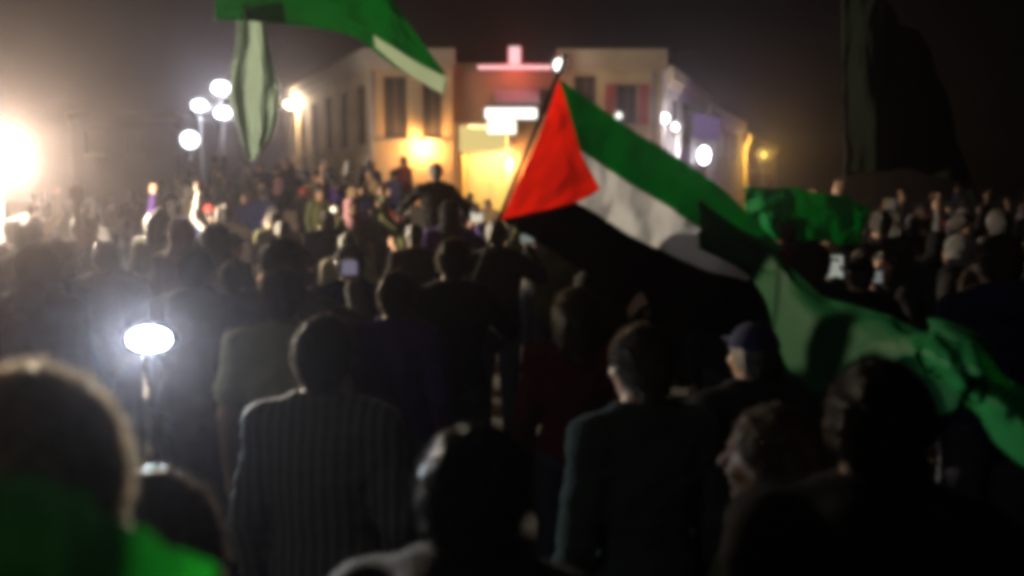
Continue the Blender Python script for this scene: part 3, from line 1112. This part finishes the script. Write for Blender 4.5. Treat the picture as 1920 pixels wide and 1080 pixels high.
phone(988, 447, 7.0, .10, .07, (.6, .68, .62), .28, 'black', 'short', 'black', 'hood', 'person in a black hooded top filming under the red triangle', 'dim screen held up under the red triangle')

# video light: an oval panel on a light stand
PLACED.append((vl.x, vl.y + .2, .35))
vroot = empty('video_light', (vl.x, vl.y, vl.z), 0, 'glaring oval white video light on a stand among the crowd at left', 'video light')
MB().ball((0, .018, 0), 1, (.114, .026, .068)).build('housing', BLACKM, vroot, True)
MB().ball((0, .0, 0), 1, (.084, .014, .046)).build('lit_panel', emit('video_panel_glow', (.86, .93, 1.0), 55), vroot, True)
vst = MB().tube([(0, .03, -vl.z + .35), (0, .03, -.05)], [.014, .009])
vst.build('stand', mat('matt_black_stand', (.006, .006, .006), .9, spec=.05), vroot)
for a_ in (0.4, 2.5, 4.6):
    MB().tube([(0, .03, -vl.z + .75), (.38 * math.cos(a_), .03 + .38 * math.sin(a_), -vl.z + .01)], .009).build('leg', MATS['matt_black_stand'], vroot)
MB().tube([(.0, .02, .048), (0, .025, .075)], .006).build('cold_shoe', BLACKM, vroot)
spot_light('video_lamp', (0, -.04, 0), (.1, -2.0, .3), 330, (.74, .87, 1.0), .05, 74, .7, vroot)
spot_light('video_spill', (0, -.08, 0), (0, -2, .35), 62, (.80, .90, 1.0), .05, 168, .35, vroot)


# ------------------------------------------------------------------ flags
def catmull(ps, t):
    """ps: list of vectors, t in 0..1"""
    n = len(ps) - 1
    f = min(max(t, 0), 1) * n
    i = min(int(f), n - 1)
    u = f - i
    p1, p2 = ps[i], ps[i + 1]
    p0 = ps[i - 1] if i > 0 else p1 * 2 - p2
    p3 = ps[i + 2] if i + 2 <= n else p2 * 2 - p1
    return .5 * ((2 * p1) + (p2 - p0) * u + (2 * p0 - 5 * p1 + 4 * p2 - p3) * u * u + (3 * p1 - p0 - 3 * p2 + p3) * u * u * u)


def flag_surf(rows, ripple=.03, freq=9.0, phase=0.0):
    """rows: list over v of lists over u of world points"""
    def f(u, v):
        cols = [catmull(r, u) for r in rows]
        p = catmull(cols, v)
        a = .35 + .65 * u
        p = p.copy()
        p.y += ripple * a * math.sin(freq * u + 2.2 * v + phase) + ripple * .5 * a * math.sin(freq * 2.3 * u - 3.1 * v + phase * 2)
        p.z += ripple * .25 * a * math.sin(freq * 1.4 * u + phase)
        q_ = noise.noise(Vector((u * 9 + phase, v * 5 + u * 4, phase))) + .5 * noise.noise(Vector((u * 24, v * 9 + u * 10, phase + 3)))
        p.y += ripple * .8 * q_
        p.z += ripple * .12 * q_
        return p
    return f


def cloth_piece(name, f, u0, u1, v0, v1, m, parent, nu=70, nv=22):
    """a patch of the flag surface with 2 mm thickness; u0/u1 may depend on v"""
    U0 = u0 if callable(u0) else (lambda v: u0)
    U1 = u1 if callable(u1) else (lambda v: u1)
    vs, fs = [], []
    inv = parent.matrix_world.inverted() if parent else Matrix()
    for j in range(nv + 1):
        v = v0 + (v1 - v0) * j / nv
        for i in range(nu + 1):
            u = U0(v) + (U1(v) - U0(v)) * i / nu
            vs.append(inv @ f(u, v))
    for j in range(nv):
        for i in range(nu):
            a = j * (nu + 1) + i
            fs.append((a, a + 1, a + nu + 2, a + nu + 1))
    me = bpy.data.meshes.new(name)
    me.from_pydata(vs, [], fs)
    for p in me.polygons: p.use_smooth = True
    o = link(name, me, m, parent)
    sm = o.modifiers.new('thickness', 'SOLIDIFY')
    sm.thickness = .0015
    return o


GREEN = flag_cloth('green_flag_cloth', (.016, .34, .10), .55)
WHITE = flag_cloth('white_flag_cloth', (.80, .82, .85), .6)
REDC = flag_cloth('red_flag_cloth', (.88, .12, .07), .72)
BLACKC = flag_cloth('black_flag_cloth', (.008, .007, .008), .1, 0.0)
POLEM = mat('dark_wood_pole', (.02, .016, .012), .8, .2, 12, spec=.05)


def px_rows(rows):
    return [[P(*p) for p in r] for r in rows]


bpy.context.view_layer.update()
# main flag: green, white and black stripes with a red triangle, flown upside down
D = 5.0
mp0, mp1 = P(1058, 112, D), P(874, 560, D)
mroot = empty('flag', (mp1.x, mp1.y, mp1.z), 0, 'large flag with red triangle, green, white and black stripes waving at centre', 'flag')
bpy.context.view_layer.update()
rows = px_rows([
    [(1048, 148, D), (1150, 218, D - .02), (1262, 292, D - .05), (1372, 366, D - .1), (1470, 470, D - .15)],
    [(1018, 236, D), (1116, 300, D - .08), (1218, 368, D - .1), (1312, 424, D - .15), (1410, 492, D - .2)],
    [(976, 332, D), (1112, 396, D - .10), (1196, 450, D - .12), (1292, 492, D - .16), (1404, 532, D - .22)],
    [(938, 412, D), (1060, 486, D - .06), (1180, 560, D - .1), (1290, 590, D - .12), (1390, 600, D - .2)]])
fm = flag_surf(rows, .035, 10)
tri = lambda v: .275 * (1 - abs(2 * v - 1)) + 1e-4
cloth_piece('red_triangle', fm, 0, tri, 0, 1, REDC, mroot, 26, 50)
cloth_piece('green_stripe', fm, tri, 1, 0, 1 / 3, GREEN, mroot, 80, 18)
cloth_piece('white_stripe', fm, tri, 1, 1 / 3, 2 / 3, WHITE, mroot, 80, 18)
cloth_piece('black_stripe', fm, tri, 1, 2 / 3, 1, BLACKC, mroot, 80, 18)
off = mroot.location
MB().tube([mp1 + Vector((0, .0, 0)) - off, mp0 + Vector((0, .0, 0)) - off], .011).build('flag_pole', POLEM, mroot)
MB().ball(mp0 + Vector((0, 0, .015)) - off, .022).build('finial', mat('pale_finial', (.7, .68, .62), .4, .1, 8), mroot)
pb = person(mp1.x - .05, mp1.y - .33, 1.72, R(-4), 'pole', 'sleeve', 'black', 'short', 'black', 'person in a black shirt holding the pole of the large flag', skin=1)
PLACED.append((mp1.x - .05, mp1.y - .33, .3))

# long green flag across the top left, with a pale fold hanging at its end
D2 = 5.2
g1 = empty('flag', P(820, 160, D2), 0, 'green flag with a pale stripe hanging across the top left of the photo', 'flag')
bpy.context.view_layer.update()
rg = px_rows([
    [(420, -150, D2), (560, -170, D2), (680, -90, D2), (752, 20, D2), (836, 140, D2)],
    [(408, -40, D2 - .1), (535, -40, D2 - .12), (672, 12, D2 - .06), (744, 80, D2), (828, 152, D2)],
    [(404, 38, D2 - .06), (540, 46, D2 - .2), (650, 64, D2 - .1), (736, 120, D2 - .02), (822, 168, D2)]])
cloth_piece('green_stripe', flag_surf(rg, .035, 9, .6), 0, 1, 0, 1, GREEN, g1, 80, 30)
hem = flag_surf(px_rows([[(700, 66, D2 - .26), (752, 98, D2 - .26), (802, 128, D2 - .26), (840, 144, D2 - .26)],
                         [(704, 88, D2 - .28), (746, 124, D2 - .28), (794, 156, D2 - .28), (832, 178, D2 - .28)]]), .004, 8)
cloth_piece('pale_hem', hem, 0, 1, 0, 1, flag_cloth('pale_green_hem_cloth', (.80, .93, .78), .55), g1, 30, 6)
fold = flag_surf(px_rows([[(448, 10, D2 - .05), (462, 20, D2 - .12), (480, 20, D2 - .03), (498, 24, D2 - .10)],
                          [(440, 76, D2 - .03), (462, 90, D2 - .13), (486, 88, D2 - .05), (506, 92, D2 - .12)],
                          [(434, 130, D2 - .06), (456, 140, D2 - .12), (494, 138, D2 - .03), (516, 142, D2 - .12)],
                          [(428, 190, D2 - .03), (452, 186, D2 - .14), (492, 196, D2 - .06), (524, 184, D2 - .11)],
                          [(446, 236, D2 - .05), (466, 248, D2 - .12), (492, 240, D2 - .05), (512, 250, D2 - .10)],
                          [(460, 296, D2 - .08), (472, 300, D2 - .11), (486, 286, D2 - .06), (494, 268, D2 - .10)]]), .045, 11, .4)
cloth_piece('hanging_fold', fold, 0, 1, 0, 1, flag_cloth('dull_pale_cloth', (.66, .76, .70), .6), g1, 40, 40)
gp0, gp1 = P(838, 132, D2), P(716, 520, D2 + .3)

# smaller green flag, right, farther off
D3 = 6.6
g2 = empty('flag', P(1400, 400, D3), 0, 'faint crumpled green flag beyond the fly end of the large flag', 'flag')
bpy.context.view_layer.update()
cloth_piece('green_stripe', flag_surf(px_rows([
    [(1396, 352, D3), (1470, 352, D3 - .1), (1550, 362, D3), (1632, 384, D3 - .1)],
    [(1400, 400, D3), (1476, 398, D3 - .15), (1556, 412, D3 - .02), (1630, 420, D3 - .1)],
    [(1420, 440, D3), (1480, 452, D3 - .1), (1560, 462, D3), (1618, 456, D3 - .1)]]), .05, 12, 1.0), 0, 1, 0, 1, GREEN, g2, 50, 24)
MB().tube([P(1636, 372, D3) - g2.location, P(1604, 560, D3) - g2.location], .012).build('flag_pole', POLEM, g2)

# the long green flag sweeping down from the tip of the large one to the right edge
g3 = empty('flag', P(1560, 600, 3.0), 0, 'long green flag sweeping down from the tip of the white stripe to the right edge', 'flag')
bpy.context.view_layer.update()
cloth_piece('green_stripe', flag_surf(px_rows([
    [(1314, 378, 4.7), (1420, 448, 4.1), (1535, 542, 3.5), (1650, 592, 2.9), (1770, 612, 2.5), (1850, 640, 2.3)],
    [(1312, 430, 4.6), (1430, 490, 4.0), (1535, 600, 3.3), (1650, 648, 2.75), (1770, 660, 2.35), (1830, 690, 2.2)],
    [(1308, 466, 4.7), (1414, 524, 4.1), (1478, 690, 3.5), (1600, 770, 2.9), (1730, 772, 2.5), (1800, 760, 2.35)]]), .08, 15, 2.0), 0, 1, 0, 1,
    flag_cloth('shaded_green_flag_cloth', (.014, .11, .04), .45), g3, 110, 34)  # flag green darkened: the shade on this cloth is in its colour

# green flag carried low at the right edge
g4 = empty('flag', P(1800, 720, 1.9), 0, 'brighter green flag with a pale lit fold low at the right edge', 'flag')
bpy.context.view_layer.update()
cloth_piece('green_stripe', flag_surf(px_rows([
    [(1726, 636, 2.02), (1790, 634, 1.95), (1880, 690, 1.9), (1990, 790, 1.85)],
    [(1716, 668, 1.98), (1800, 690, 1.86), (1880, 752, 1.80), (1990, 870, 1.75)],
    [(1730, 700, 2.02), (1800, 742, 1.95), (1876, 830, 1.88), (1980, 950, 1.85)]]), .05, 11, .3), 0, 1, 0, 1, flag_cloth('lit_green_flag_cloth', (.03, .28, .09), .55), g4, 60, 30)  # same green kept lighter than the long flag, its brighter light painted in

# green flag over the shoulders of the nearest person
D6 = .68
g5 = empty('flag', P(60, 1000, D6), 0, 'bright green flag draped over the back of the nearest person at lower left', 'flag')
bpy.context.view_layer.update()
cloth_piece('green_stripe', flag_surf(px_rows([
    [(-260, 890, D6 + .02), (-60, 895, D6 - .06), (110, 912, D6 - .07), (245, 975, D6 - .05), (400, 1085, D6 + .02)],
    [(-270, 1060, D6), (-60, 1060, D6 - .10), (110, 1080, D6 - .12), (230, 1120, D6 - .08), (350, 1180, D6)],
    [(-270, 1330, D6), (-60, 1330, D6 - .08), (110, 1330, D6 - .1), (230, 1330, D6 - .06), (350, 1330, D6)]]), .012, 14, .8), 0, 1, 0, 1, flag_cloth('brightened_green_flag_cloth', (.09, .5, .11), .72), g5, 60, 30)  # green raised in colour to replace light that the near head blocks

# big dark flag hardly visible in the night sky
D7 = 9.0
g6 = empty('flag', P(1660, 20, D7), 0, 'huge dark flag barely visible against the night sky at upper right', 'flag')
bpy.context.view_layer.update()
cloth_piece('dark_cloth', flag_surf(px_rows([
    [(1590, -60, D7), (1640, -30, D7 - .2), (1690, 30, D7), (1740, 110, D7 - .2)],
    [(1580, 140, D7), (1640, 140, D7 - .3), (1720, 180, D7), (1800, 240, D7 - .2)],
    [(1590, 330, D7), (1660, 320, D7 - .2), (1760, 330, D7), (1860, 400, D7 - .2)]]), .12, 12, .2), 0, 1, 0, 1,
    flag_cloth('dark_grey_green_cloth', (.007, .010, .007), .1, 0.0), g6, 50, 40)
MB().tube([P(1580, -80, D7 + .02) - g6.location, P(1586, 520, D7 + .02) - g6.location], .012).build('flag_pole', mat('black_pole_paint', (.01, .01, .01), .8), g6)

# small paper signs
for (px, py, d, w, h_, lb, lp) in ((783, 410, 8.4, .12, .24, 'narrow white paper sign held up left of the yellow doorway', 'person in a black T-shirt holding the narrow paper sign near the doorway'),
                                   (545, 414, 9.2, .14, .20, 'small white paper sign held up before the ochre side wall', 'person in a black T-shirt holding a small paper sign at left')):
    q = P(px, py, d)
    r = empty('paper_sign', (q.x, q.y, 1.16), 0, lb, 'sign', 'small paper signs held up')
    MB().tube([(0, 0, 0), (0, 0, q.z - 1.16)], .008).build('stick', POLEM, r)
    MB().box(-w / 2, w / 2, -.012, -.009, q.z - 1.16 - h_ / 2, q.z - 1.16 + h_ / 2).build('sheet', mat('white_paper', (.75, .73, .68), .8, .08, 5), r)
    person(q.x, q.y - .31, 1.66, 0, 'pole', 'tee', 'black', 'short', 'black', lp)
    PLACED.append((q.x, q.y - .31, .3))

# ------------------------------------------------------------------ the rest of the crowd
def an(w):
    return 'an' if w[0] in 'aeiou' else 'a'


def where(px):
    return ('in the left glare' if px < 380 else 'before the ochre wall' if px < 640 else 'left of the doorway' if px < 820 else
            'below the doorway' if px < 960 else 'under the large flag' if px < 1320 else 'beside the green flags' if px < 1620 else 'at far right')


def depthw(d):
    return 'close behind the nearest people' if d < 4.5 else 'in the middle of the crowd' if d < 9 else 'in the packed rows at the back'


TOPS = ['black', 'charcoal', 'brown', 'navy', 'brown', 'grey', 'white', 'maroon', 'olive', 'charcoal', 'tan', 'black', 'grey', 'purple', 'navy', 'black', 'olive', 'cream']
KEEP = [(1562, 500, 4.8, 60), (1641, 517, 5.4, 50), (1440, 620, 4.4, 130), (1620, 680, 3.3, 90), (1894, 498, 4.2, 40), (655, 500, 4.3, 45), (527, 524, 5.6, 45), (894, 396, 9.0, 45),
        (988, 447, 7.0, 50), (783, 410, 8.4, 40), (545, 414, 9.2, 40), (818, 360, 10.4, 60), (1180, 540, 5.0, 250)]


def blocks(x, y, z):
    px, py = 960 + F * x / y, 350 - F * (z - CAM.z) / y
    return any(y < d and abs(px - kx) < hw + .26 * F / y and py < ky + 45 for kx, ky, d, hw in KEEP)


rng = random.Random(21)
rows_d = [3.4 * 1.145 ** k for k in range(16)]
n_c = 0
for d in rows_d:
    sp = .56 * max(1.0, d / 8.0)
    half = min(.62 * d, 13.0) + .3
    n = int(2 * half / sp)
    for i in range(n):
        x = -half + sp * (i + .5) + rng.uniform(-.22, .22) * sp
        y = d + rng.uniform(-.3, .3) * max(.4, d * .08)
        if any((x - a) ** 2 + (y - b) ** 2 < (r + .22) ** 2 for a, b, r in PLACED): continue
        px = 960 + F * x / y
        if not -40 < px < 1960: continue
        # keep the light's beam towards the camera free
        if y < 3.9 and abs(px - 280) < 150: continue
        if blocks(x, y, 1.78) or (x - Lp.x) ** 2 + (y - Lp.y) ** 2 < 4.5: continue
        PLACED.append((x, y, .22))
        H = min(1.86, max(1.52, rng.gauss(1.68, .075)))
        pose = rng.choices(['down', 'clap', 'fist', 'wave', 'both'], [60, 16, 8, 8, 5])[0]
        if (y < 6 or abs(px - 880) < 90) and pose in ('fist', 'wave', 'both'): pose = 'down'
        for _ in range(40):
            style = rng.choice(['tee', 'sleeve', 'sleeve', 'jacket', 'hood'])
            top = rng.choice(TOPS if px < 1000 else TOPS[:6] + ['black', 'charcoal', 'maroon', 'olive'])
            head = rng.choices(['short', 'curly', 'long', 'headscarf', 'cap', 'bald'], [50, 10, 10, 14, 6, 2])[0]
            hc = rng.choice(HEADSCARF_COL if px < 1000 else ('black', 'grey', 'tan')) if head == 'headscarf' else rng.choice(['black', 'navy', 'red', 'white', 'grey'] if px < 1000 else ['black', 'navy', 'brown']) if head == 'cap' else rng.choice(['black', 'black', 'brown'])
            hd = {'headscarf': f'and {hc} headscarf', 'cap': f'and {hc} cap', 'bald': 'with shaved head'}.get(head, f'with {head} {hc} hair')
            act = {'down': '', 'clap': 'clapping', 'fist': 'right fist up', 'wave': 'left hand up', 'both': 'arms up'}[pose]
            lb = ' '.join(f'person in {an(top)} {top} {TOPW[style]} {hd} {act} {where(px)}'.split())
            if lb not in USED: break
        yaw = rng.gauss(0, .45) if rng.random() < .85 else rng.uniform(2.2, 4.0)
        z0 = .12 if y > 29.3 else 0
        person(x, y, H, yaw, pose, style, top, head, hc, lb, z0=z0, skin=rng.choice((0, 1, 1, 2)), group='people in the crowd')
        n_c += 1

# stone steps by the ochre wall with people standing higher up
st = empty('stone_steps', (-7.6, 17.0, 0), 0, 'low stone steps crowded with people before the ochre side wall', 'steps')
STONE = mat('step_stone', (.28, .25, .21), .9, .25, 2.0, .4, 30)
for k in range(4):
    MB().box(0, 5.4, k * 1.0, (k + 1) * 1.0 if k < 3 else 6.0, 0 if k == 0 else 0, .22 * (k + 1), .015).build('step', STONE, st)
for k in range(4):
    for i in range(10):
        x = -7.6 + .3 + i * .52 + rng.uniform(-.15, .15)
        y = 17.0 + k * 1.0 + .45 + rng.uniform(-.1, .1)
        # clear anything of the crowd that stood here
        H = min(1.86, max(1.54, rng.gauss(1.69, .07)))
        pose = rng.choices(['down', 'clap', 'fist', 'wave', 'both'], [60, 16, 8, 8, 6])[0]
        for _ in range(60):
            style = rng.choice(['tee', 'sleeve', 'sleeve', 'jacket', 'hood'])
            top = rng.choice(TOPS)
            head = rng.choices(['short', 'curly', 'long', 'headscarf', 'cap'], [44, 8, 8, 14, 14])[0]
            hc = rng.choice(HEADSCARF_COL) if head == 'headscarf' else rng.choice(['black', 'navy', 'red', 'white', 'grey']) if head == 'cap' else rng.choice(['black', 'black', 'brown'])
            hd = {'headscarf': f'and {hc} headscarf', 'cap': f'and {hc} cap'}.get(head, f'with {head} {hc} hair')
            act = {'down': '', 'clap': 'clapping', 'fist': 'right fist up', 'wave': 'left hand up', 'both': 'arms up'}[pose]
            lb = ' '.join(f'person in {an(top)} {top} {TOPW[style]} {hd} {act} on the stone steps'.split())
            if lb not in USED: break
        person(x, y, H, rng.gauss(0, .5) if rng.random() < .6 else rng.uniform(2.2, 4.0), pose, style, top, head, hc, lb, z0=.22 * (k + 1), skin=rng.choice((0, 1, 1, 2)), group='people on the stone steps')
        n_c += 1
print('crowd', n_c, 'meshes', len(CACHE))

# ------------------------------------------------------------------ haze round everything, added to give the lamps their glare halos
hz_ = MB().box(-95, 115, -45, 140, -1.2, 9.5).build('haze', None)
hm = bpy.data.materials.new('lamp_glare_haze')
hm.use_nodes = True
nt = hm.node_tree
nt.nodes.clear()
pvn = nt.nodes.new('ShaderNodeVolumePrincipled')
pvn.inputs['Color'].default_value = (.86, .77, .82, 1)
pvn.inputs['Density'].default_value = .0017
pvn.inputs['Anisotropy'].default_value = .9
on = nt.nodes.new('ShaderNodeOutputMaterial')
nt.links.new(pvn.outputs[0], on.inputs['Volume'])
hz_.data.materials.append(hm)
tag(hz_, kind='stuff')
